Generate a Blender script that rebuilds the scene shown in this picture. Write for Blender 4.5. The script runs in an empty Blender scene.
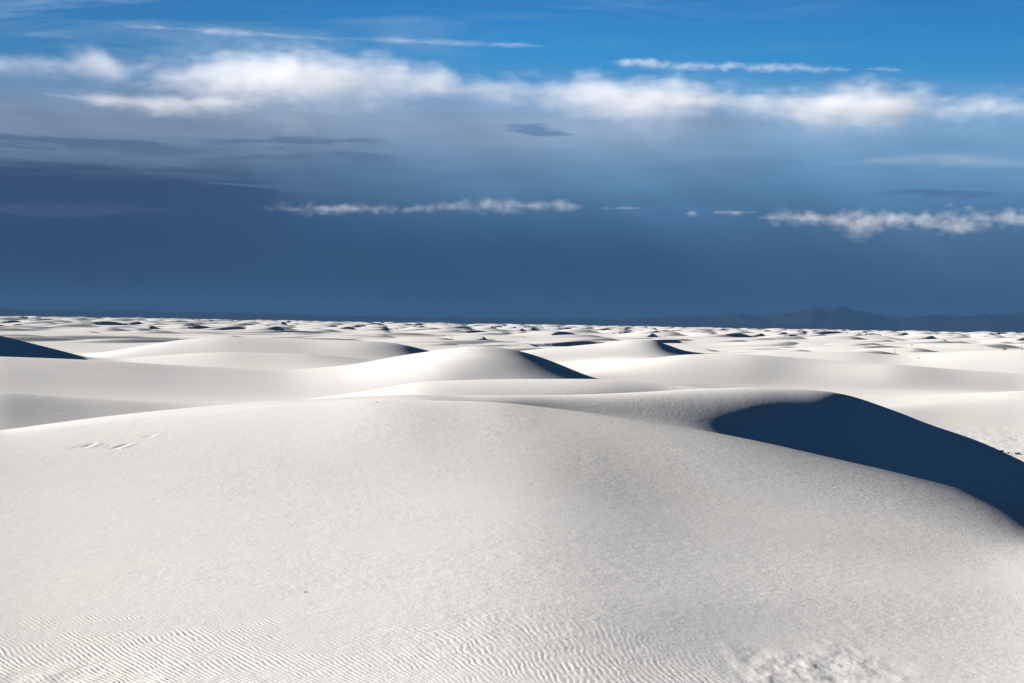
import bpy, bmesh, math, random
import numpy as np
from mathutils import Vector, Matrix

S = bpy.context.scene
R = math.radians
W, H, FPX = 1024, 683, 70.0 / 36.0 * 1024.0
EYE = 8.0                                     # eye height over the interdune flats, metres
PITCH, ROLL = -17.5 / FPX, 0.0166

# ------------------------------------------------------------------ camera
fw = Vector((0, math.cos(PITCH), math.sin(PITCH)))
r0, u0 = Vector((1, 0, 0)), Vector((0, -math.sin(PITCH), math.cos(PITCH)))
rt = r0 * math.cos(ROLL) + u0 * math.sin(ROLL)
up = u0 * math.cos(ROLL) - r0 * math.sin(ROLL)
cam = bpy.data.cameras.new('camera')
cam_ob = bpy.data.objects.new('camera', cam)
S.collection.objects.link(cam_ob)
cam.sensor_width, cam.lens = 36.0, 70.0
cam.clip_start, cam.clip_end = 0.1, 200000.0
cam_ob.matrix_world = Matrix(((rt.x, up.x, -fw.x, 0), (rt.y, up.y, -fw.y, 0), (rt.z, up.z, -fw.z, EYE), (0, 0, 0, 1)))
S.camera = cam_ob

# ------------------------------------------------------------------ sun, sky, exposure
SUN_EL, SUN_AZ = R(13.0), R(-74.0)            # azimuth from +Y (view direction), clockwise
SUN_DIR = Vector((math.sin(SUN_AZ) * math.cos(SUN_EL), math.cos(SUN_AZ) * math.cos(SUN_EL), math.sin(SUN_EL)))
sun = bpy.data.lights.new('sun', 'SUN')
sun.energy, sun.angle, sun.color = 5.0, R(0.6), (1.0, 0.935, 0.86)
sun_ob = bpy.data.objects.new('sun', sun)
S.collection.objects.link(sun_ob)
sun_ob.rotation_euler = SUN_DIR.to_track_quat('Z', 'Y').to_euler()

S.view_settings.view_transform = 'Standard'
S.view_settings.look = 'None'
EXPO = 1.93
S.view_settings.exposure = EXPO
S.view_settings.gamma = 1.0
S.render.engine = 'CYCLES'
S.cycles.max_bounces = 8
S.cycles.diffuse_bounces = 0
S.cycles.volume_bounces = 4
S.cycles.transparent_max_bounces = 16
S.cycles.use_denoising = True


class NG:
    """Small helper that chains shader nodes."""
    def __init__(self, tree):
        self.t = tree
        tree.nodes.clear()

    def n(self, kind, **kw):
        nd = self.t.nodes.new(kind)
        for k, v in kw.items():
            setattr(nd, k, v)
        return nd

    def put(self, sock, v):
        if hasattr(v, 'is_output'):
            self.t.links.new(v, sock)
        elif v is not None:
            if hasattr(sock.default_value, '__len__') and not hasattr(v, '__len__'):
                v = (v,) * len(sock.default_value)
            if hasattr(v, '__len__') and len(sock.default_value) == 4 and len(v) == 3:
                v = (*v, 1)
            sock.default_value = v

    def math(self, op, a, b=None, c=None, clamp=False):
        nd = self.n('ShaderNodeMath', operation=op, use_clamp=clamp)
        for s, v in zip(nd.inputs, (a, b, c)):
            self.put(s, v)
        return nd.outputs[0]

    def vmath(self, op, a, b=None):
        nd = self.n('ShaderNodeVectorMath', operation=op)
        self.put(nd.inputs[0], a)
        if b is not None:
            self.put(nd.inputs[1], b)
        return nd.outputs[1] if op in ('LENGTH', 'DOT_PRODUCT', 'DISTANCE') else nd.outputs[0]

    def smooth(self, x, a, b, lo=0.0, hi=1.0):
        nd = self.n('ShaderNodeMapRange', interpolation_type='SMOOTHSTEP')
        for s, v in zip(nd.inputs, (x, a, b, lo, hi)):
            self.put(s, v)
        return nd.outputs[0]

    def mix(self, f, a, b, blend='MIX'):
        nd = self.n('ShaderNodeMix', data_type='RGBA', blend_type=blend)
        self.put(nd.inputs[0], f)
        self.put(nd.inputs[6], a)
        self.put(nd.inputs[7], b)
        return nd.outputs[2]

    def xyz(self, x, y, z):
        nd = self.n('ShaderNodeCombineXYZ')
        for s, v in zip(nd.inputs, (x, y, z)):
            self.put(s, v)
        return nd.outputs[0]

    def noise(self, vec, scale, detail=4, rough=0.5, dist=0.0, lac=2.0):
        nd = self.n('ShaderNodeTexNoise')
        for k, v in (('Vector', vec), ('Scale', scale), ('Detail', detail), ('Roughness', rough), ('Distortion', dist), ('Lacunarity', lac)):
            self.put(nd.inputs[k], v)
        return nd.outputs[0]


world = bpy.data.worlds.new('World')
S.world = world
world.use_nodes = True
g = NG(world.node_tree)
sky = g.n('ShaderNodeTexSky', sky_type='NISHITA')
sky.sun_disc = False
sky.sun_elevation, sky.sun_rotation = SUN_EL, SUN_AZ
sky.altitude, sky.air_density, sky.dust_density, sky.ozone_density = 1200, 1.0, 0.3, 2.0


def disp(r, g_, b):
    """A display colour (0-255) as the radiance that shows as that colour at this exposure."""
    f = lambda v: ((v / 255 + 0.055) / 1.055) ** 2.4 if v > 10 else v / 255 / 12.92
    return tuple(f(v) / 2 ** EXPO for v in (r, g_, b)) + (1.0,)


def ramp(nd_g, fac, stops):
    nd_ = nd_g.n('ShaderNodeValToRGB')
    nd_.color_ramp.interpolation = 'B_SPLINE' if len(stops) > 3 else 'EASE'
    el = nd_.color_ramp.elements
    el[0].position, el[0].color = stops[0]
    el[1].position, el[1].color = stops[-1]
    for p_, c_ in stops[1:-1]:
        x_ = el.new(p_)
        x_.color = c_
    nd_g.put(nd_.inputs[0], fac)
    return nd_.outputs[0]


# direction -> azimuth u and elevation e, both in degrees
tc = g.n('ShaderNodeTexCoord')
sp = g.n('ShaderNodeSeparateXYZ')
g.put(sp.inputs[0], tc.outputs['Generated'])
wx, wy, wz = sp.outputs
u = g.math('MULTIPLY', g.math('ARCTAN2', wx, wy), 57.2958)
e = g.math('MULTIPLY', g.math('ARCSINE', wz), 57.2958)
flat = g.xyz(g.math('MULTIPLY', u, 0.09), g.math('MULTIPLY', e, 0.55), 0.0)
n1 = g.math('SUBTRACT', g.noise(flat, 1.0, 5, 0.55, 0.4), 0.5)
flat2 = g.xyz(g.math('MULTIPLY', u, 0.16), g.math('MULTIPLY', e, 1.6), 3.7)
n2 = g.math('SUBTRACT', g.noise(flat2, 1.0, 6, 0.6, 0.5), 0.5)
low = g.smooth(e, 1.0, 5.0)
ew = g.math('ADD', e, g.math('MULTIPLY', g.math('MULTIPLY', n1, low), 1.6))
fe = g.math('DIVIDE', ew, 10.0, clamp=True)
SKY_L = [(0.0, disp(30, 52, 82)), (0.06, disp(34, 58, 90)), (0.20, disp(41, 67, 100)), (0.31, disp(50, 74, 107)), (0.37, disp(53, 76, 107)), (0.43, disp(86, 110, 142)), (0.50, disp(116, 138, 166)), (0.60, disp(138, 156, 182)), (0.80, disp(96, 136, 178))]
SKY_M = [(0.0, disp(32, 56, 86)), (0.06, disp(37, 64, 96)), (0.20, disp(47, 80, 118)), (0.28, disp(60, 98, 138)), (0.36, disp(84, 126, 164)), (0.46, disp(112, 150, 186)), (0.54, disp(146, 172, 202)), (0.62, disp(158, 180, 208)), (0.80, disp(90, 146, 202))]
SKY_R = [(0.0, disp(40, 66, 98)), (0.06, disp(50, 78, 112)), (0.20, disp(68, 100, 136)), (0.28, disp(78, 113, 149)), (0.36, disp(84, 128, 168)), (0.44, disp(98, 144, 184)), (0.54, disp(118, 160, 198)), (0.62, disp(132, 170, 204)), (0.80, disp(76, 144, 205))]
cl = g.mix(g.smooth(u, -12.0, 2.0), ramp(g, fe, SKY_L), ramp(g, fe, SKY_M))
cl = g.mix(g.smooth(u, 0.0, 13.0), cl, ramp(g, fe, SKY_R))
# rain curtains: broad slanting variation low in the storm
sh = g.xyz(g.math('ADD', g.math('MULTIPLY', u, 0.22), g.math('MULTIPLY', e, 0.30)), g.math('MULTIPLY', e, 0.12), 1.3)
n5 = g.math('SUBTRACT', g.noise(sh, 1.0, 4, 0.55, 0.3), 0.5)
cl = g.mix(1.0, cl, g.math('ADD', 1.0, g.math('MULTIPLY', n5, 0.7)), 'MULTIPLY')
# faint layering in the overcast
cl = g.mix(1.0, cl, g.math('ADD', 1.0, g.math('MULTIPLY', g.math('MULTIPLY', n2, low), 0.55)), 'MULTIPLY')
# dark flat cloud shapes in the overcast
e2 = g.math('ADD', e, g.math('MULTIPLY', n2, 1.7))
for (px, py, hw, hh, c_, st) in ((-20, 192, 290, 26, (50, 74, 108), 0.9), (270, 189, 75, 5, (84, 108, 144), 0.9), (85, 149, 125, 6, (86, 108, 142), 0.8), (290, 144, 90, 5, (92, 116, 152), 0.75),
                                 (357, 163, 38, 5, (90, 118, 156), 0.7), (536, 132, 34, 6, (98, 132, 172), 0.8), (255, 163, 60, 3, (88, 112, 148), 0.6), (930, 199, 60, 4, (76, 106, 146), 0.5), (60, 214, 120, 7, (72, 90, 128), 0.5)):
    uc, ec = (px - 512) / 34.75, (315.5 + 0.0166 * px - py) / 34.75
    du = g.math('DIVIDE', g.math('SUBTRACT', u, uc), hw / 34.75)
    de = g.math('DIVIDE', g.math('SUBTRACT', e2, ec), hh / 34.75)
    rr = g.math('ADD', g.math('MULTIPLY', du, du), g.math('MULTIPLY', de, de))
    cl = g.mix(g.math('MULTIPLY', g.smooth(rr, 1.5, 0.2), st), cl, disp(*c_))
clear = g.mix(1.0, sky.outputs[0], (0.0052, 0.0225, 0.038), 'MULTIPLY')
clear = g.mix(g.smooth(u, 3.0, -13.0, 0.0, 0.6), clear, disp(60, 108, 152))
clear = g.mix(g.smooth(e, 7.6, 9.6, 0.0, 0.5), clear, disp(40, 112, 190))
# thin high cirrus over the blue
fl3 = g.xyz(g.math('MULTIPLY', u, 0.12), g.math('MULTIPLY', e, 1.1), 9.1)
n3 = g.smooth(g.noise(fl3, 1.0, 6, 0.62, 0.6), 0.45, 0.78)
cir = g.math('MULTIPLY', n3, g.smooth(u, 12.0, -12.0, 0.12, 0.75))
clear = g.mix(cir, clear, disp(150, 182, 215))
cover = g.smooth(g.math('ADD', e, g.math('MULTIPLY', n1, 1.0)), 7.7, 5.6)
col = g.mix(cover, clear, cl)
# dark zenith above the frame, added to dim the sky fill in shadows
col = g.mix(g.smooth(e, 11.5, 26.0), col, disp(19, 25, 38))
bg = g.n('ShaderNodeBackground')
g.put(bg.inputs[0], col)
bg.inputs[1].default_value = 1.0
out = g.n('ShaderNodeOutputWorld')
g.t.links.new(bg.outputs[0], out.inputs[0])


# ------------------------------------------------------------------ terrain helpers
def ray(px, py):
    d = fw * FPX + rt * (px - W / 2) - up * (py - H / 2)
    th = math.atan2(d.x, d.y)
    return th, d.z / math.hypot(d.x, d.y)


def pchip(x, y, xi):
    x, y = np.asarray(x, float), np.asarray(y, float)
    h = np.diff(x)
    dl = np.diff(y) / h
    m = np.zeros_like(y)
    if len(x) > 2:
        w1, w2 = 2 * h[1:] + h[:-1], h[1:] + 2 * h[:-1]
        same = dl[:-1] * dl[1:] > 0
        a, b = np.where(same, dl[:-1], 1), np.where(same, dl[1:], 1)
        m[1:-1] = np.where(same, (w1 + w2) / (w1 / a + w2 / b), 0)
    m[0], m[-1] = dl[0], dl[-1]
    i = np.clip(np.searchsorted(x, xi) - 1, 0, len(x) - 2)
    t = np.clip((xi - x[i]) / h[i], 0, 1)
    t2, t3 = t * t, t * t * t
    return (2*t3 - 3*t2 + 1) * y[i] + (t3 - 2*t2 + t) * h[i] * m[i] + (3*t2 - 2*t3) * y[i+1] + (t3 - t2) * h[i] * m[i+1]


rng = np.random.default_rng(7)


def vnoise(x, y, seed):
    """2D value noise with quintic blending, about -1..1."""
    xi, yi = np.floor(x).astype(np.int64), np.floor(y).astype(np.int64)
    fx, fy = x - xi, y - yi
    fx, fy = fx**3 * (fx * (fx * 6 - 15) + 10), fy**3 * (fy * (fy * 6 - 15) + 10)

    def hsh(a, b):
        n = (a * 374761393 + b * 668265263 + seed * 1442695041) & 0x7fffffff
        n = ((n ^ (n >> 13)) * 1274126177) & 0x7fffffff
        return ((n ^ (n >> 16)) & 0xffff) / 32767.5 - 1.0
    return (hsh(xi, yi) * (1 - fx) + hsh(xi + 1, yi) * fx) * (1 - fy) + (hsh(xi, yi + 1) * (1 - fx) + hsh(xi + 1, yi + 1) * fx) * fy


def fbm(x, y, seed, octaves=3, gain=0.5):
    s, a, t = 0, 1.0, 0.0
    for k in range(octaves):
        s = s + a * vnoise(x * 2**k + 17.3 * k, y * 2**k - 9.1 * k, seed + k)
        t += a
        a *= gain
    return s / t


def sstep(x, a, b):
    t = np.clip((x - a) / (b - a), 0, 1)
    return t * t * (3 - 2 * t)


# curves of the near dunes, near to far: (azimuth column, height as seen or in metres, distance)
def P(px, py, D):
    th, t = ray(px, py)
    return th, EYE + D * t, D


def Z(px, z, D):
    return ray(px, 340)[0], z, D


curves = [
    [Z(0, 6.3, 0.3), Z(1024, 6.3, 0.3)],
    [Z(0, 5.15, 11), Z(512, 5.2, 11), Z(1024, 5.25, 11)],
    [P(0, 683, 21), P(300, 683, 20.2), P(512, 683, 20), P(800, 683, 21.3), P(1024, 683, 22.6)],
    [P(0, 600, 26.2), P(300, 600, 25.2), P(512, 600, 25), P(800, 600, 27.4), P(1024, 605, 29.3)],
    [P(0, 500, 39.5), P(300, 500, 38), P(512, 500, 38), P(700, 515, 39), P(850, 530, 39.2), P(1024, 555, 38.5)],
    [P(0, 436, 54), P(150, 418, 58), P(300, 406, 60), P(400, 402, 60), P(480, 402.5, 61), P(560, 411, 60), P(700, 434, 56.5), P(850, 467, 53), P(1024, 517, 48), P(1150, 560, 45)],
    [P(0, 432.5, 57), P(150, 415, 61), P(300, 403.5, 65), P(400, 399, 66), P(480, 404, 71.5), Z(560, 4.66, 76), Z(630, 4.36, 76.2), Z(700, 4.05, 76.6), Z(735, 3.78, 77.2), Z(765, 3.45, 77.9), Z(800, 2.98, 78.6), Z(850, 2.3, 79.5), Z(900, 1.65, 82), Z(940, 0.9, 85), Z(1024, -0.15, 89), Z(1150, -0.8, 96)],
    [P(0, 431.5, 59.5), P(150, 413, 64), P(300, 401.5, 68), P(400, 397.5, 71), P(480, 400, 75), P(560, 403, 78), P(640, 405, 79.8), P(700, 405, 81), P(760, 405, 81.9), P(810, 405.5, 82.7), P(850, 409, 83.1), P(900, 421, 87.2), P(960, 438.5, 93), P(1024, 466, 96.2), P(1150, 534, 102.5)],
    [P(0, 430.5, 62), P(150, 411.5, 67), P(300, 399.5, 71), P(400, 395, 75), P(480, 396.5, 78), P(560, 395, 80.6), P(640, 391, 82.2), P(700, 386.5, 83.4), P(760, 384.6, 84.4), P(810, 386.3, 85.2),
     P(850, 392, 86.0), P(900, 407, 90.2), P(960, 432.5, 95), P(1024, 461.5, 98), P(1150, 530, 104)],
    [Z(0, 2.6, 76), Z(200, 3.0, 81), Z(350, 4.0, 88), Z(430, 4.55, 92), Z(560, 4.2, 95), Z(700, 3.0, 98), Z(850, 1.5, 101), Z(1024, 0.2, 104)],
    [P(0, 393, 100), P(100, 400.5, 101), P(200, 405, 102), P(270, 404, 104), P(350, 395, 106), P(430, 382, 110), P(520, 379.5, 112), P(600, 379.5, 112), P(660, 383, 112), P(720, 389.5, 110),
     P(800, 398, 111), Z(860, 2.0, 112), Z(940, 0.6, 112), Z(1024, 0.15, 112)],
    [Z(0, 2.2, 130), Z(200, 2.4, 132), Z(300, 2.6, 135), Z(430, 3.0, 138), Z(520, 3.0, 140), Z(600, 2.8, 140), Z(720, 2.0, 140), Z(850, 0.6, 136), Z(1024, 0.1, 130)],
    [P(0, 368, 157), P(100, 372, 157), P(200, 377, 157), P(280, 379.5, 157), P(340, 376.5, 157), P(400, 367, 157), P(440, 360, 157), P(480, 356, 158), P(510, 358.5, 158), P(540, 364.5, 158), P(590, 379, 159),
     P(620, 387, 162), P(680, 394, 165), Z(760, 1.7, 168), P(860, 407.5, 166), P(950, 402, 180), P(1024, 397, 192)],
    [P(0, 357, 170), P(100, 361, 170), P(200, 367, 170), P(280, 370, 170), P(340, 366.5, 170), P(400, 356, 170), P(440, 350, 170), P(480, 346, 170), P(510, 349, 170), P(540, 357, 170), P(590, 377, 171),
     P(620, 384.5, 175), P(680, 392, 178), P(760, 398, 184), P(860, 402, 180), P(950, 396.5, 198), P(1024, 391, 212)],
    [Z(0, 1.8, 230), Z(60, 2.0, 230), Z(100, 2.4, 218), Z(250, 2.5, 203), Z(400, 3.0, 205), Z(480, 3.0, 205), Z(600, 2.5, 212), Z(660, 2.3, 214), Z(800, 1.5, 220), Z(1024, 1.1, 236)],
    [P(-100, 320, 246), P(0, 335.5, 240), P(30, 343, 240), P(60, 350.5, 240), P(90, 358, 240), P(115, 359, 240), P(150, 356.5, 240), P(230, 352.5, 240), P(300, 354, 240), P(370, 360, 240), P(430, 366, 240), P(520, 374, 240), P(560, 372.5, 245),
     P(600, 368, 252), P(640, 361.5, 260), P(690, 354.5, 268), P(740, 354, 270), P(800, 358, 270), P(850, 362, 265), P(900, 365, 260), P(960, 370, 260), P(1024, 374, 260)],
    [Z(0, 1.8, 285), Z(250, 2.0, 285), Z(400, 2.2, 292), Z(433, 2.4, 300), Z(520, 1.8, 300), Z(640, 3.1, 318), Z(690, 2.7, 318), Z(740, 1.6, 310), Z(800, 1.5, 305), Z(1024, 1.4, 300)],
    [P(0, 352, 320), P(60, 361, 320), P(110, 352, 320), P(150, 345, 322), P(180, 340, 325), P(230, 337, 325), P(300, 339, 325), P(370, 341, 320), P(400, 344, 320), P(433, 352, 322), P(470, 356, 330), P(530, 350, 340), P(600, 343.5, 345),
     P(640, 339.5, 345), P(655, 340.5, 345), P(688, 352, 346), P(720, 353, 360), P(780, 351.5, 360), P(850, 352, 360), P(900, 355, 360), P(960, 352, 360), P(1024, 350, 360)],
    [Z(0, 1.4, 390), Z(512, 1.4, 400), Z(1024, 1.4, 410)],
    [Z(0, 1.3, 520), Z(1024, 1.3, 520)],
]

half = R(15.6)
mid = np.arange(-half, half + 1e-9, R(0.0295))
side = half + np.cumsum(np.linspace(R(0.05), R(1.6), 60))
TH = np.concatenate([-side[::-1], mid, side])


def steps(pairs):
    out = [pairs[0][0]]
    for (a, da), (b, db) in zip(pairs[:-1], pairs[1:]):
        d = out[-1]
        while d < b:
            d += da + (db - da) * (d - a) / (b - a)
            out.append(d)
    return np.array(out)


DD = steps([(0.3, 0.25), (10, 0.4), (17, 0.1), (18.5, 0.03), (26, 0.04), (40, 0.1), (60, 0.2), (120, 0.4), (450, 1.6), (2000, 6), (7000, 22), (7600, 60)])
NR, NC = len(DD), len(TH)
print('terrain grid', NR, NC)
X = DD[:, None] * np.sin(TH)[None, :]
Y = DD[:, None] * np.cos(TH)[None, :]

kd, kz = [], []
for c in curves:
    th, z, d = (np.array(v) for v in zip(*c))
    t = np.clip(TH, th[0], th[-1])
    kd.append(pchip(th, d, t) if len(th) > 2 else np.interp(t, th, d))
    kz.append(pchip(th, z, t) if len(th) > 2 else np.interp(t, th, z))
kd, kz = np.array(kd), np.array(kz)
near = DD < 520
ZZ = np.full((NR, NC), 1.3)
for j in range(NC):
    ZZ[near, j] = pchip(kd[:, j], kz[:, j], DD[near])



def blur(A, sig):
    n = int(sig * 3)
    k = np.exp(-0.5 * (np.arange(-n, n + 1) / sig) ** 2)
    k /= k.sum()
    B = np.pad(A, ((0, 0), (n, n)), mode='edge')
    return np.stack([np.convolve(r, k, 'valid') for r in B])


wide, slim = blur(ZZ[near], 40), blur(ZZ[near], 9)
w = sstep(DD[near], 40, 60)[:, None]
ZZ[near] = wide * (1 - w) + slim * w

# round off the big dune's brow
zn = (DD > 66) & (DD < 109)
zi = np.where(zn)[0]
Bl = blur(ZZ[zi[0] - 30:zi[-1] + 31].T.copy(), 5).T[30:-30]
Bl = blur(Bl, 13)
wz = (sstep(DD[zi], 67, 72) * (1 - sstep(DD[zi], 99, 108)))[:, None] * sstep(np.degrees(TH), -1.5, 1.5)[None, :] * (1 - sstep(np.degrees(TH), 11.5, 13.5))[None, :]
ZZ[zi] = ZZ[zi] * (1 - wz) + Bl * wz
# broken, pitted crust round the flat beyond the big dune
fl = (DD > 100) & (DD < 185)
tf = sstep(np.degrees(TH), 11.6, 13.2)[None, :]
df = DD[fl][:, None]
ZZ[fl] += tf * sstep(df, 104, 118) * (1 - sstep(df, 132, 165)) * 0.035 * fbm(X[fl] / 0.9, Y[fl] / 1.6, 301, 4, 0.6)
ZZ[fl] += tf * 0.28 * np.exp(-((df - 127 - 2 * fbm(X[fl] / 6, Y[fl] / 6, 311, 2)) / 1.6) ** 2)

# wind ripples and trampled lumps at the foot of the near slope
rip = DD < 34
xr, yr = X[rip], Y[rip]
dr, tr = DD[rip][:, None], np.degrees(TH)[None, :]
edge = 25.2 + 2.2 * fbm(xr / 1.6, yr / 2.4, 31, 3) - 1.5 * sstep(tr, -5, 6)
m1 = sstep(edge - dr, -0.6, 3.2) * (0.85 + 0.4 * fbm(xr / 0.7, yr / 1.1, 41, 2)) * (1 - sstep(tr, 4.5, 8.0))
sn = 0.50 - 0.42 * sstep(tr, -7, 3) + 0.10 * fbm(xr / 2.2, yr / 2.2, 51, 2)
wl = 0.068
ph = 2 * math.pi * (xr * 0.93 + (yr - 21.5) * sn) / wl + 3.4 * fbm(xr / 0.5, yr / 0.8, 61, 2) + (1.9 + 1.6 * sstep(tr, -5, 1)) * fbm(xr / 0.16, yr / 0.34, 65, 3)
mod = 0.35 + 1.1 * np.clip(fbm(xr / 0.22, yr / 0.5, 71, 3) + 0.4, 0, 1.2)
ZZ[rip] += 0.0027 * np.clip(m1, 0, 1.3) * mod * (0.5 + 0.95 * sstep(-tr, 0, 10)) * (np.sin(ph) + 0.3 * np.sin(2 * ph + 0.6))
mb = 0.75 * sstep(tr, 5.2, 7.8) * (1 - sstep(tr, 9.2, 13.0)) * sstep(24.1 + 1.5 * fbm(xr / 0.8, yr / 1.3, 81, 2) - dr, -0.8, 2.6)
ml = 0.5 * sstep(-tr, 4, 12) * sstep(22.5 - dr, -0.2, 1.5)
ZZ[rip] += (mb + ml) * (0.010 * fbm(xr / 0.17, yr / 0.42, 91, 3) + 0.012 * fbm(xr / 0.4, yr / 0.9, 95, 2))

# the far dune field: single dunes with a long windward back and a slip face on their lee side
far = np.zeros((NR, NC))
wind = R(-15)                                 # wind blows to +X and a little towards the viewer
cw, sw = math.cos(wind), math.sin(wind)
nd = 0
for ring in range(26):
    d0 = 400 * (7400 / 400) ** (ring / 26)
    d1 = 400 * (7400 / 400) ** ((ring + 1) / 26)
    n = int(min(120, 8 + (d1**2 - d0**2) * 0.58 / 2 / 5200))
    for k in range(n):
        D = rng.uniform(d0, d1)
        th = rng.uniform(-R(16.5), R(16.5))
        cx, cy = D * math.sin(th), D * math.cos(th)
        if D < 1200:
            hgt = rng.uniform(0.4, 1.9)
            L = 18 + hgt * rng.uniform(10, 18)
            wv = rng.uniform(14, 42)
        else:
            hgt = rng.uniform(0.9, 2.7 if D < 2500 else 3.6) * (1 + D / 5500)
            L = 10 + hgt * rng.uniform(8, 15)
            wv = rng.uniform(7, 22) * (1 + D / 3500)
        cres = rng.uniform(-0.3, 1.0) / wv
        rot = wind + rng.normal(0, 0.25)
        c_, s_ = math.cos(rot), math.sin(rot)
        ext = max(L, wv * 2.2) + 20
        i0, i1 = np.searchsorted(DD, (D - ext, D + ext))
        j0, j1 = np.searchsorted(TH, (th - ext / D, th + ext / D))
        if i1 <= i0 or j1 <= j0:
            continue
        dx, dy = X[i0:i1, j0:j1] - cx, Y[i0:i1, j0:j1] - cy
        u, v = dx * c_ + dy * s_, -dx * s_ + dy * c_
        u = u + cres * v * v * 0.35 + 2.0 * np.sin(v / 17 + k)
        e = np.exp(-(v / wv) ** 2)
        lee = hgt * (2.2 if rng.random() < (0.08 if D < 1200 else 0.38) else 7.5)
        prof = np.where(u < 0, np.cos(np.clip(u / (L * (0.5 + 0.5 * e)), -1, 0) * math.pi / 2) ** 2, 1 - sstep(u, 0, lee * (0.35 + 0.65 * e)))
        far[i0:i1, j0:j1] = np.maximum(far[i0:i1, j0:j1], hgt * e * prof)
        nd += 1
print('far dunes', nd)
far += 0.5 * fbm(X / 90, Y / 160, 5, 2) + 0.8 * fbm(X / 400, Y / 700, 9, 2)
far *= sstep(DD, 380, 500)[:, None]
ZZ += far
ZZ -= sstep(DD, 7200, 7550)[:, None] * (ZZ + 2.0)


# a few scuffs on the flank of the near dune
def hit(px, py):
    th, t = ray(px, py)
    j = int(np.argmin(np.abs(TH - th)))
    el = (ZZ[:, j] - EYE) / DD
    i = int(np.argmax((el >= t) & (DD > 15)))
    f = (t - el[i - 1]) / (el[i] - el[i - 1])
    d = DD[i - 1] + f * (DD[i] - DD[i - 1])
    return Vector((d * math.sin(th), d * math.cos(th), ZZ[i - 1, j] + f * (ZZ[i, j] - ZZ[i - 1, j])))


for (px, py, wd, dep) in ((85, 446.5, 0.10, 0.05), (91, 444.8, 0.08, 0.05), (76, 447.5, 0.09, 0.02), (117, 447.2, 0.11, 0.05), (124, 445.4, 0.09, 0.045), (110, 446.0, 0.08, 0.02), (150, 436.2, 0.09, 0.03)):
    c = hit(px, py)
    sel = np.abs(DD - c.length) < 4
    a_ = (X[sel] - c.x) - 0.12 * (Y[sel] - c.y)
    b_ = (Y[sel] - c.y)
    ZZ[sel] += 0.38 * dep * (-np.exp(-(a_ / wd) ** 2 - (b_ / 0.28) ** 2) + 0.55 * np.exp(-((a_ - 1.7 * wd) / wd) ** 2 - (b_ / 0.32) ** 2))


def grid_mesh(name, X, Y, Z, mat):
    nr, nc = X.shape
    me = bpy.data.meshes.new(name)
    me.vertices.add(nr * nc)
    me.vertices.foreach_set('co', np.stack([X, Y, Z], -1).astype(np.float32).ravel())
    idx = np.arange(nr * nc, dtype=np.int32).reshape(nr, nc)
    q = np.stack([idx[:-1, :-1], idx[:-1, 1:], idx[1:, 1:], idx[1:, :-1]], -1).reshape(-1, 4)
    me.loops.add(q.size)
    me.loops.foreach_set('vertex_index', q.ravel())
    me.polygons.add(len(q))
    me.polygons.foreach_set('loop_start', np.arange(0, q.size, 4, dtype=np.int32))
    me.polygons.foreach_set('use_smooth', np.ones(len(q), bool))
    me.update(calc_edges=True)
    me.materials.append(mat)
    o = bpy.data.objects.new(name, me)
    S.collection.objects.link(o)
    return o


def material(name):
    m = bpy.data.materials.new(name)
    m.use_nodes = True
    return m, NG(m.node_tree)


# ------------------------------------------------------------------ sand
sand, g = material('gypsum_sand')
geo = g.n('ShaderNodeNewGeometry')
pos = geo.outputs['Position']
dist = g.vmath('DISTANCE', pos, (0, 0, EYE))
warp = g.vmath('MULTIPLY', pos, (1.0, 0.85, 0.3))
grain = g.noise(warp, 5.5, 7, 0.74, 0.1)
broad = g.noise(g.vmath('MULTIPLY', pos, (1.0, 0.8, 0.3)), 1.1, 5, 0.6, 0.3)
hgt = g.math('ADD', g.math('MULTIPLY', grain, 1.0), g.math('MULTIPLY', broad, 1.2))
bump = g.n('ShaderNodeBump')
g.put(bump.inputs['Height'], hgt)
bump.inputs['Distance'].default_value = 0.03
g.put(bump.inputs['Strength'], g.math('MULTIPLY', g.smooth(dist, 60.0, 260.0, 0.36, 0.12), g.smooth(g.noise(g.vmath('MULTIPLY', pos, (1.0, 0.45, 1.0)), 0.3, 3, 0.55), 0.3, 0.7, 0.5, 1.25)))
patch = g.noise(g.vmath('MULTIPLY', pos, (1.0, 0.35, 1.0)), 0.12, 3, 0.5)
speck = g.noise(warp, 30.0, 2, 0.6)
colr = g.mix(g.smooth(patch, 0.3, 0.7), (0.757, 0.742, 0.708), (0.715, 0.718, 0.715))
colr = g.mix(g.smooth(speck, 0.58, 0.75, 0.0, 0.3), colr, (0.55, 0.54, 0.52))
bs = g.n('ShaderNodeBsdfDiffuse')
g.put(bs.inputs[0], colr)
bs.inputs[1].default_value = 0.4
g.t.links.new(bump.outputs[0], bs.inputs['Normal'])
o = g.n('ShaderNodeOutputMaterial')
g.t.links.new(bs.outputs[0], o.inputs[0])

dunes = grid_mesh('sand_dunes', X, Y, ZZ, sand)
dunes['kind'] = 'structure'

# ------------------------------------------------------------------ far plain and mountains
scrub, g = material('scrub_plain')
geo = g.n('ShaderNodeNewGeometry')
nz = g.noise(geo.outputs['Position'], 0.004, 4, 0.6)
bs = g.n('ShaderNodeBsdfDiffuse')
g.put(bs.inputs[0], g.mix(nz, (0.05, 0.05, 0.04), (0.10, 0.09, 0.07)))
o = g.n('ShaderNodeOutputMaterial')
g.t.links.new(bs.outputs[0], o.inputs[0])
tp = np.linspace(-R(42), R(42), 120)
dp = np.geomspace(7300, 50000, 40)
plain = grid_mesh('desert_plain', dp[:, None] * np.sin(tp), dp[:, None] * np.cos(tp), np.full((40, 120), -2.6) - 2 * sstep(dp, 7600, 9000)[:, None] + 0 * tp, scrub)
plain['kind'] = 'structure'

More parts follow.
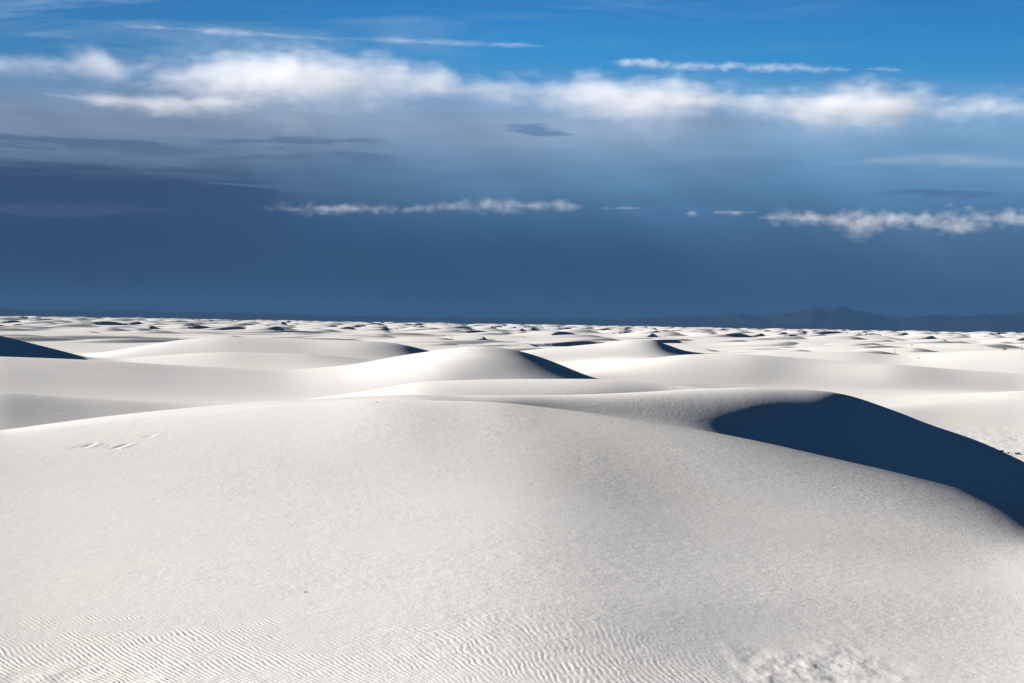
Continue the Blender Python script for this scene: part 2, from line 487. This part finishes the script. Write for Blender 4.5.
rock, g = material('mountain_rock')
geo = g.n('ShaderNodeNewGeometry')
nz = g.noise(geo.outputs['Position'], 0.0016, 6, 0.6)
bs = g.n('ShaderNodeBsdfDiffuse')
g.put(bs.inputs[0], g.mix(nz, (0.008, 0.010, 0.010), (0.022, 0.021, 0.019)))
o = g.n('ShaderNodeOutputMaterial')
g.t.links.new(bs.outputs[0], o.inputs[0])
MD = 40000.0
sil = [(-400, 6), (0, 6.5), (200, 7), (420, 5.5), (600, 7), (690, 9.5), (740, 13), (770, 13.5), (786, 16), (800, 20), (812, 24), (822, 20.5), (836, 19.5), (850, 20), (872, 15), (900, 12.5), (930, 15), (960, 14.5), (1000, 17.5), (1024, 17), (1150, 20), (1400, 14)]
tm = np.linspace(R(-26), R(26), 900)
hm = np.interp(512 + np.tan(tm) * FPX, [a for a, _ in sil], [b for _, b in sil]) * MD / FPX
dm = np.linspace(-6000, 7000, 60)
xm, ym = (MD + dm)[:, None] * np.sin(tm), (MD + dm)[:, None] * np.cos(tm)
env = np.cos(np.clip(np.abs(dm) / np.where(dm < 0, 6000, 7000), 0, 1) * math.pi / 2)[:, None] ** 0.9
rid = 1 - np.abs(fbm(xm / 1700, ym / 2600, 201, 5, 0.55)) * 1.5
fine = fbm(xm / 520, ym / 1500, 211, 4, 0.6)
zm = env * hm[None, :] * (0.62 + 0.46 * rid + 0.34 * fine) - 12
mts = grid_mesh('mountains', xm, ym, zm, rock)
mts['kind'] = 'structure'


# ------------------------------------------------------------------ plants and litter on the sand
def plain_mat(name, col, var=0.3):
    m, g = material(name)
    geo = g.n('ShaderNodeNewGeometry')
    nz = g.noise(geo.outputs['Position'], 14.0, 3, 0.6)
    lo, hi = tuple(c * (1 - var) for c in col), tuple(c * (1 + var) for c in col)
    bs = g.n('ShaderNodeBsdfDiffuse')
    g.put(bs.inputs[0], g.mix(nz, lo, hi))
    o = g.n('ShaderNodeOutputMaterial')
    g.t.links.new(bs.outputs[0], o.inputs[0])
    return m


M_DRY, M_OLIVE, M_DARK, M_WOOD = plain_mat('dry_straw_leaf', (0.30, 0.22, 0.08)), plain_mat('olive_leaf', (0.09, 0.09, 0.035)), plain_mat('dark_twig', (0.045, 0.032, 0.022)), plain_mat('grey_wood', (0.16, 0.12, 0.085))
rnd = random.Random(3)


def link(name, bm, mat, parent=None):
    me = bpy.data.meshes.new(name)
    bm.to_mesh(me)
    bm.free()
    me.materials.append(mat)
    o = bpy.data.objects.new(name, me)
    S.collection.objects.link(o)
    o.parent = parent
    return o


def thing(name, label, cat, loc, group=None):
    o = bpy.data.objects.new(name, None)
    S.collection.objects.link(o)
    o.location = loc
    o.empty_display_size = 0.2
    o['label'], o['category'] = label, cat
    if group:
        o['group'] = group
    return o


def tube(bm, pts, r0_, r1_, n=5):
    rings = []
    for i, p in enumerate(pts):
        p = Vector(p)
        d = (Vector(pts[min(i + 1, len(pts) - 1)]) - Vector(pts[max(i - 1, 0)])).normalized()
        a = d.orthogonal().normalized()
        b = d.cross(a)
        r = r0_ + (r1_ - r0_) * i / (len(pts) - 1)
        rings.append([bm.verts.new(p + (a * math.cos(2 * math.pi * k / n) + b * math.sin(2 * math.pi * k / n)) * r) for k in range(n)])
    for A, B in zip(rings[:-1], rings[1:]):
        for k in range(n):
            bm.faces.new((A[k], A[(k + 1) % n], B[(k + 1) % n], B[k]))
    bm.faces.new(rings[0][::-1])
    bm.faces.new(rings[-1])


def blade(bm, p, d, ln, w):
    d = Vector(d).normalized()
    s_ = d.cross(Vector((rnd.uniform(-1, 1), rnd.uniform(-1, 1), 1.2))).normalized() * w / 2
    p = Vector(p)
    m_ = p + d * ln * 0.5
    e_ = p + d * ln - Vector((0, 0, ln * 0.12))
    v = [bm.verts.new(c) for c in (p - s_ * 0.5, p + s_ * 0.5, m_ + s_, e_, m_ - s_)]
    bm.faces.new((v[0], v[1], v[2], v[4]))
    bm.faces.new((v[4], v[2], v[3]))


def shrub(label, px, py, wpx, hpx, mat, dense=260):
    c = hit(px, py)
    k = c.length / FPX
    w, h = wpx * k, hpx * k
    t = thing('shrub', label, 'shrub', c - Vector((0, 0, 0.02)), 'small shrubs scattered between the dunes')
    bm = bmesh.new()
    for a in range(9):
        an = rnd.uniform(0, 6.28)
        rr = rnd.uniform(0.2, 0.45) * w
        tube(bm, [(0, 0, 0), (math.cos(an) * rr * 0.4, math.sin(an) * rr * 0.4, h * 0.4), (math.cos(an) * rr, math.sin(an) * rr, h * rnd.uniform(0.6, 0.9))], w * 0.02, w * 0.006)
    link('stem', bm, M_WOOD, t)
    bm = bmesh.new()
    lobes = [(rnd.uniform(-0.3, 0.3) * w, rnd.uniform(-0.3, 0.3) * w, rnd.uniform(0.25, 0.6) * h, rnd.uniform(0.2, 0.32)) for _ in range(6)]
    for a in range(dense):
        lx, ly, lz, lr = lobes[a % 6]
        d = Vector((rnd.gauss(0, 1), rnd.gauss(0, 1), rnd.gauss(0.25, 0.8))).normalized()
        p = Vector((lx + d.x * lr * w * rnd.uniform(0.3, 1), ly + d.y * lr * w * rnd.uniform(0.3, 1), max(0.03 * h, lz + d.z * lr * h * rnd.uniform(0.3, 1.1))))
        blade(bm, p, d, 0.16 * w, 0.05 * w)
    link('foliage', bm, mat, t)
    return t


def yucca(label, px, py, hpx):
    c = hit(px, py)
    h = hpx * c.length / FPX
    t = thing('yucca', label, 'yucca', c - Vector((0, 0, 0.03)), 'bare flower stalks of yuccas on the far dunes')
    bm = bmesh.new()
    lean = rnd.uniform(-0.05, 0.05)
    tube(bm, [(0, 0, 0), (lean * h * 0.4, 0, h * 0.5), (lean * h, 0, h * 0.97)], h * 0.035, h * 0.02)
    link('stalk', bm, M_WOOD, t)
    bm = bmesh.new()
    for a in range(40):
        an = rnd.uniform(0, 6.28)
        blade(bm, (math.cos(an) * 0.02, math.sin(an) * 0.02, rnd.uniform(0, 0.1) * h), (math.cos(an), math.sin(an), rnd.uniform(0.1, 1.4)), h * 0.22, h * 0.03)
    link('leaves', bm, M_OLIVE, t)
    bm = bmesh.new()
    for a in range(26):
        an = rnd.uniform(0, 6.28)
        blade(bm, (lean * h, 0, h * rnd.uniform(0.72, 1.0)), (math.cos(an), math.sin(an), rnd.uniform(0, 0.8)), h * 0.09, h * 0.045)
    link('seed_head', bm, M_DRY, t)
    return t


shrub('yellowish bush alone on white sand near the right edge', 1004.5, 350, 4.6, 2.6, M_DRY)
shrub('small tan bush on a distant dune crest, above the thin grey shade', 912, 345.5, 2.2, 1.8, M_DRY, 120)
shrub('dark low bush at the foot of a pale dune on the right', 919, 358.5, 2.2, 1.4, M_OLIVE, 120)
shrub('tiny dark bush alone on bright sand beyond the round dune', 451.5, 337.5, 1.8, 1.6, M_DARK, 120)
shrub('brown scrub tuft on the flat just past the shadowed slope, leftmost', 1001, 451.8, 5.5, 2.6, M_DARK)
shrub('small brown scrub tuft in the middle of the scrub line', 1008, 453.2, 3.2, 1.8, M_DARK)
shrub('widest brown scrub tuft, at the right edge beside the scarp', 1018.5, 454.6, 6.5, 2.6, M_DARK)
shrub('low straw coloured tuft in front of the sunlit scarp', 993, 448.0, 3.5, 1.3, M_DRY)
yucca('thin pale yucca stalk standing on the flat, tallest on the right', 895, 353.5, 5.2)
yucca('short yucca stalk poking over a distant dune on the right', 933.5, 347, 3.4)
yucca('yucca stalk at the right edge beside the yellowish bush', 1022, 350, 4.4)
yucca('single thin yucca stalk by a grey shaded dune at left', 177.5, 339.5, 4.2)


def twig(label, px, py, wpx, ang):
    c = hit(px, py)
    ln = wpx * c.length / FPX
    bm = bmesh.new()
    d = Vector((math.cos(ang), math.sin(ang), 0.0))
    tube(bm, [(-d * ln / 2) + Vector((0, 0, 0.004)), Vector((0, 0.01, ln * 0.18)), (d * ln * 0.5) + Vector((0, 0, 0.006))], ln * 0.12, ln * 0.06, 7)
    tube(bm, [Vector((0, 0.01, ln * 0.18)), d * ln * 0.3 + Vector((0.02 * ln, -0.2 * ln, ln * 0.34))], ln * 0.06, ln * 0.03, 6)
    o = link('twig', bm, M_DARK)
    o.location = c
    o['label'], o['category'], o['group'] = label, 'twig', 'bits of dead wood lying on the near slope'
    return o


twig('dark broken twig lying on the near slope above the ripples', 306, 592.5, 3.4, 0.2)
twig('tiny dark twig lying just below the dune crest', 377, 402.5, 2.4, 0.4)
twig('tiny dark twig in the middle of the smooth slope', 530.5, 485, 1.8, 1.0)

# ------------------------------------------------------------------ clouds: volumes lit by the sun
def curve_node(g, fac, pts):
    nd_ = g.n('ShaderNodeFloatCurve')
    cv = nd_.mapping.curves[0]
    nd_.mapping.use_clip = False
    while len(cv.points) < len(pts):
        cv.points.new(0.5, 0.5)
    for q, (a, b) in zip(cv.points, pts):
        q.location = (a, b)
        q.handle_type = 'AUTO'
    nd_.mapping.update()
    g.put(nd_.inputs['Value'], fac)
    return nd_.outputs[0]


def cloud(name, label, dist, depth, pts, grain=(26, 14), amp=1.6, bias=0.45, dens=1.0, soft=0.7, detail=5, rough=0.6, step=0.3, group=None, seed=0.0, aniso=0.1, below=1.0, puff=0.0, pscale=9.0, melt=0.0):
    """pts: (x, y, half height, body 0..1) along the cloud as it stands dist metres off; one picture unit there is dist/FPX metres."""
    k = dist / FPX
    loc = []
    for (px, py, hh, body) in pts:
        th, t = ray(px, py)
        loc.append((math.tan(th) * FPX, EYE / k + t / math.cos(th) * FPX, hh, body))
    x0, x1 = loc[0][0], loc[-1][0]
    zb = min(l[1] - l[2] * 1.9 * below for l in loc)
    zt = max(l[1] + l[2] * 1.9 for l in loc)
    zc, dz = (zb + zt) / 2, zt - zb
    m, g = material(name)
    tcn = g.n('ShaderNodeTexCoord')
    p = g.vmath('MULTIPLY', tcn.outputs['Object'], (1 / k, 1 / k, 1 / k))      # in units of k metres, about the cloud's middle
    sp = g.n('ShaderNodeSeparateXYZ')
    g.put(sp.inputs[0], p)
    x, y, z = sp.outputs
    xm_ = (x0 + x1) / 2
    f = g.math('DIVIDE', g.math('ADD', x, (x1 - x0) / 2), x1 - x0, clamp=True)
    n_ = lambda v: [((l[0] - x0) / (x1 - x0), w) for l, w in zip(loc, v)]
    mid_ = g.math('MULTIPLY', g.math('SUBTRACT', curve_node(g, f, n_([(l[1] - zc) / dz + 0.5 for l in loc])), 0.5), dz)
    hm_ = max(l[2] for l in loc)
    half_ = g.math('MULTIPLY', curve_node(g, f, n_([l[2] / hm_ for l in loc])), hm_)
    body_ = curve_node(g, f, n_([l[3] for l in loc]))
    dy = depth / k
    v = g.math('DIVIDE', g.math('SUBTRACT', z, mid_), half_)
    if below != 1.0:
        v = g.math('MULTIPLY', v, g.smooth(v, -0.1, 0.1, 1 / below, 1.0))
    w = g.math('DIVIDE', y, dy / 2)
    r2 = g.math('SQRT', g.math('ADD', g.math('MULTIPLY', v, v), g.math('MULTIPLY', g.math('MULTIPLY', w, w), 0.8)))
    q = g.xyz(g.math('ADD', g.math('DIVIDE', x, grain[0]), seed), g.math('DIVIDE', y, grain[0] * 1.3), g.math('DIVIDE', z, grain[1]))
    nz = g.math('SUBTRACT', g.noise(q, 1.0, detail, rough, 0.25), 0.5)
    d = g.math('ADD', g.math('SUBTRACT', bias, r2), g.math('MULTIPLY', nz, amp))
    if puff:
        wq = g.xyz(g.math('ADD', g.math('DIVIDE', x, pscale * 1.3), seed), g.math('DIVIDE', y, pscale * 1.5), g.math('DIVIDE', z, pscale))
        bn = g.math('ABSOLUTE', g.math('SUBTRACT', g.noise(wq, 1.0, 2, 0.5, 0.2), 0.5))
        d = g.math('ADD', d, g.math('MULTIPLY', g.math('SUBTRACT', bn, 0.1), puff))
    d = g.math('ADD', d, g.math('MULTIPLY', g.math('SUBTRACT', body_, 1.0), 1.4))
    d = g.math('MULTIPLY', g.smooth(d, 0.0, soft), dens / k)
    if melt:
        d = g.math('MULTIPLY', d, g.smooth(v, -0.32, 0.2, melt, 1.0))
    pv = g.n('ShaderNodeVolumePrincipled')
    g.put(pv.inputs['Color'], (0.86, 0.86, 0.88))
    g.put(pv.inputs['Density'], d)
    g.put(pv.inputs['Anisotropy'], aniso)
    o = g.n('ShaderNodeOutputMaterial')
    g.t.links.new(pv.outputs[0], o.inputs['Volume'])
    m.cycles.volume_step_rate = step
    # hull: a tube that follows the cloud's outline
    bm = bmesh.new()
    rings = []
    N, K = 40, 10
    fx = np.linspace(0, 1, N)
    px_ = [(l[0] - x0) / (x1 - x0) for l in loc]
    mi, ha = np.interp(fx, px_, [l[1] for l in loc]), np.interp(fx, px_, [l[2] for l in loc])
    for a in range(N):
        ring = []
        for b in range(K):
            t = 2 * math.pi * b / K
            zz = math.sin(t)
            hh = ha[a] * 1.9 * (below if zz < 0 else 1.0)
            ring.append(bm.verts.new(((x0 + fx[a] * (x1 - x0) - xm_) * k, math.cos(t) * dy * 0.62 * k, (mi[a] - zc + zz * hh) * k)))
        rings.append(ring)
    for a in range(N - 1):
        for b in range(K):
            bm.faces.new((rings[a][b], rings[a + 1][b], rings[a + 1][(b + 1) % K], rings[a][(b + 1) % K]))
    bm.faces.new(rings[0])
    bm.faces.new(rings[-1][::-1])
    bmesh.ops.recalc_face_normals(bm, faces=bm.faces)
    me = bpy.data.meshes.new(name)
    bm.to_mesh(me)
    bm.free()
    me.materials.append(m)
    o = bpy.data.objects.new(name, me)
    o.location = (xm_ * k, dist, zc * k)
    S.collection.objects.link(o)
    o['label'], o['category'] = label, 'cloud'
    if group:
        o['group'] = group
    return o


cloud('cloud_bank', 'largest and brightest white cloud bank, running right across under the blue', 12000, 2600,
      [(130, 89, 5.3, 0.5), (175, 85, 15.8, 0.8), (215, 81, 22, 0.95), (260, 77, 27.3, 1.02), (300, 77, 27.3, 1.03), (350, 79, 24.6, 0.98), (420, 81, 21.1, 0.9), (480, 87, 17.6, 0.82), (540, 93, 15.8, 0.84), (600, 97, 17.6, 1.02),
       (660, 101, 19.4, 1.05), (720, 101, 15.8, 0.86), (780, 104, 16.7, 0.88), (830, 106, 19.4, 1), (885, 108, 19.4, 1.05), (930, 108, 12.3, 0.85), (980, 106, 10.6, 0.88), (1024, 107, 10.6, 0.88), (1180, 111, 12.3, 0.8)],
      grain=(50, 15), amp=1.55, bias=0.8, dens=0.017, soft=1.1, step=0.08, below=3.2, melt=0.06, detail=6, rough=0.66, puff=1.6, pscale=30)
cloud('cloud_bank', 'soft white cloud sheet with a bulging head, cut by the left edge', 12500, 1800,
      [(-180, 64, 20, 0.9), (0, 64, 17, 0.92), (50, 65, 16, 0.9), (85, 66, 17, 0.97), (103, 65, 19, 1.16), (120, 68, 15, 0.95), (160, 67, 12, 0.92), (210, 67, 11, 0.92), (250, 65, 11, 0.9), (300, 62, 6, 0.5)],
      grain=(24, 13), amp=1.6, bias=0.68, dens=0.014, soft=1.4, step=0.08, below=3.0, melt=0.1, detail=7, rough=0.64, seed=21.0)
cloud('cloud_bank', 'low white tongue of cloud tapering left, under the bulging sheet', 11800, 1400,
      [(40, 95, 3, 0.5), (70, 97, 6, 0.85), (110, 100, 9, 0.95), (150, 103, 12, 1.0), (200, 103, 13, 0.95), (240, 101, 12, 0.9), (280, 98, 8, 0.6)],
      grain=(36, 13), amp=1.4, bias=0.62, dens=0.03, soft=1.4, step=0.1, below=1.9, detail=6, rough=0.6, seed=15.0)
cloud('cloud_veil', 'faint pale streak of cloud below the bank at the right edge', 13000, 900,
      [(800, 166, 3, 0.4), (850, 163, 6, 0.8), (900, 159, 12, 0.95), (950, 159, 13, 1.0), (1000, 162, 12, 1.0), (1040, 165, 11, 0.9), (1150, 170, 7, 0.8)],
      grain=(70, 12), amp=1.1, bias=0.7, dens=0.008, soft=1.6, step=0.15, seed=33.0)
cloud('cirrus_streak', 'thin straight white streak of cloud high in the blue, left of the middle', 14000, 500,
      [(265, 34, 2, 0.6), (285, 36, 4, 0.95), (340, 38.5, 4, 0.9), (400, 41, 5, 1.0), (460, 43.5, 4.5, 1.0), (520, 45, 4, 0.9), (560, 46, 2, 0.5)],
      grain=(30, 6), amp=1.3, bias=0.6, dens=0.02, soft=1.2, step=0.15, seed=2.0)
cloud('cirrus_streak', 'short faint broken streak of cloud at the upper left, ahead of the straight one', 14000, 500,
      [(120, 25, 2, 0.5), (145, 27, 4, 0.8), (185, 29, 4, 0.75), (215, 31, 5, 0.9), (250, 33, 5, 0.85), (275, 34, 2, 0.4)],
      grain=(22, 6), amp=1.6, bias=0.8, dens=0.02, soft=1.2, step=0.15, seed=5.0)
cloud('fluffy_cloud', 'slim fluffy white cloud alone in the blue above the bank', 13000, 400,
      [(585, 62, 2, 0.4), (610, 63, 5, 0.85), (640, 63.5, 9, 1.1), (680, 65, 9, 1.05), (730, 66.5, 8.5, 1.05), (780, 68, 9, 1.08), (820, 69, 8, 1.0), (860, 69.5, 2.5, 0.4)],
      grain=(15, 8), amp=1.8, bias=0.5, dens=0.03, soft=1.1, step=0.12, seed=8.0)
cloud('fluffy_cloud', 'tiny faint wisp of cloud trailing after the slim fluffy one', 13000, 300,
      [(862, 68, 2, 0.5), (880, 69, 3.5, 0.9), (900, 70.5, 3, 0.8), (918, 71, 1.5, 0.4)],
      grain=(13, 6), amp=1.5, bias=0.75, dens=0.025, soft=1.1, step=0.12, seed=1.0)
cloud('cumulus_row', 'row of small puffy pinkish white clouds low over the mountains', 24000, 1100,
      [(758, 217, 7, 0.6), (775, 218, 11, 0.95), (800, 218, 12, 1.02), (830, 220, 14, 0.98), (862, 223, 19, 1.12), (890, 221, 16, 1.02), (920, 222, 15, 1.0), (950, 223, 19, 1.06), (985, 219, 15, 1.0), (1024, 218, 15, 1.0), (1120, 220, 14, 0.9)],
      grain=(16, 9), amp=1.7, bias=0.68, dens=0.024, soft=1.3, step=0.08, seed=4.0, puff=2.6, pscale=15)
cloud('cumulus_row', 'low row of small puffy clouds along the edge of the dark storm', 24000, 900,
      [(255, 207, 6, 0.6), (290, 209, 11, 0.9), (320, 209, 10, 0.95), (345, 208, 10, 1.0), (390, 209, 9, 0.9), (430, 208, 9, 0.95), (465, 206, 11, 1.0), (500, 205, 12, 1.1), (530, 206, 10, 1.0), (560, 206, 10, 1.05), (580, 207, 8, 0.8), (597, 208, 3, 0.4)],
      grain=(15, 7), amp=1.7, bias=0.7, dens=0.018, soft=1.5, step=0.08, seed=11.0, puff=2.4, pscale=14)
cloud('small_cloud', 'faint flat scrap of cloud just right of the left cumulus row', 24000, 400,
      [(590, 208, 2, 0.5), (612, 208.5, 4, 0.8), (632, 208, 4, 0.85), (655, 209, 2, 0.4)],
      grain=(12, 7), amp=1.6, bias=0.75, dens=0.025, soft=1.2, step=0.1, seed=3.0)
cloud('small_cloud', 'tiny round white puff alone between the two cumulus rows', 24000, 200,
      [(684, 213, 3, 0.6), (689, 213, 5, 0.95), (693, 213, 6, 1.05), (697, 213.5, 5, 0.95), (703, 214, 3, 0.6)],
      grain=(10, 8), amp=1.2, bias=0.6, dens=0.05, soft=1.1, step=0.1, seed=6.0)
cloud('small_cloud', 'small flat white cloud just left of the right cumulus row', 24000, 300,
      [(708, 212, 2, 0.4), (722, 212, 5, 0.9), (735, 212.5, 5, 1.0), (748, 212, 4, 0.8), (762, 212, 2, 0.4)],
      grain=(13, 7), amp=1.7, bias=0.75, dens=0.035, soft=1.2, step=0.1, seed=7.0)

# ------------------------------------------------------------------ air
m, g = material('haze_air')
pv = g.n('ShaderNodeVolumePrincipled')
g.put(pv.inputs['Color'], (0.034, 0.086, 0.182))
pv.inputs['Density'].default_value = 2.6e-5
o = g.n('ShaderNodeOutputMaterial')
g.t.links.new(pv.outputs[0], o.inputs['Volume'])
bm = bmesh.new()
bmesh.ops.create_cube(bm, size=1)
for v in bm.verts:
    v.co = Vector((v.co.x * 80000, 23500 + v.co.y * 57000, -15.5 + (v.co.z + 0.5) * 520))
me = bpy.data.meshes.new('haze')
bm.to_mesh(me)
bm.free()
me.materials.append(m)
hz = bpy.data.objects.new('haze', me)
S.collection.objects.link(hz)
hz['kind'] = 'stuff'
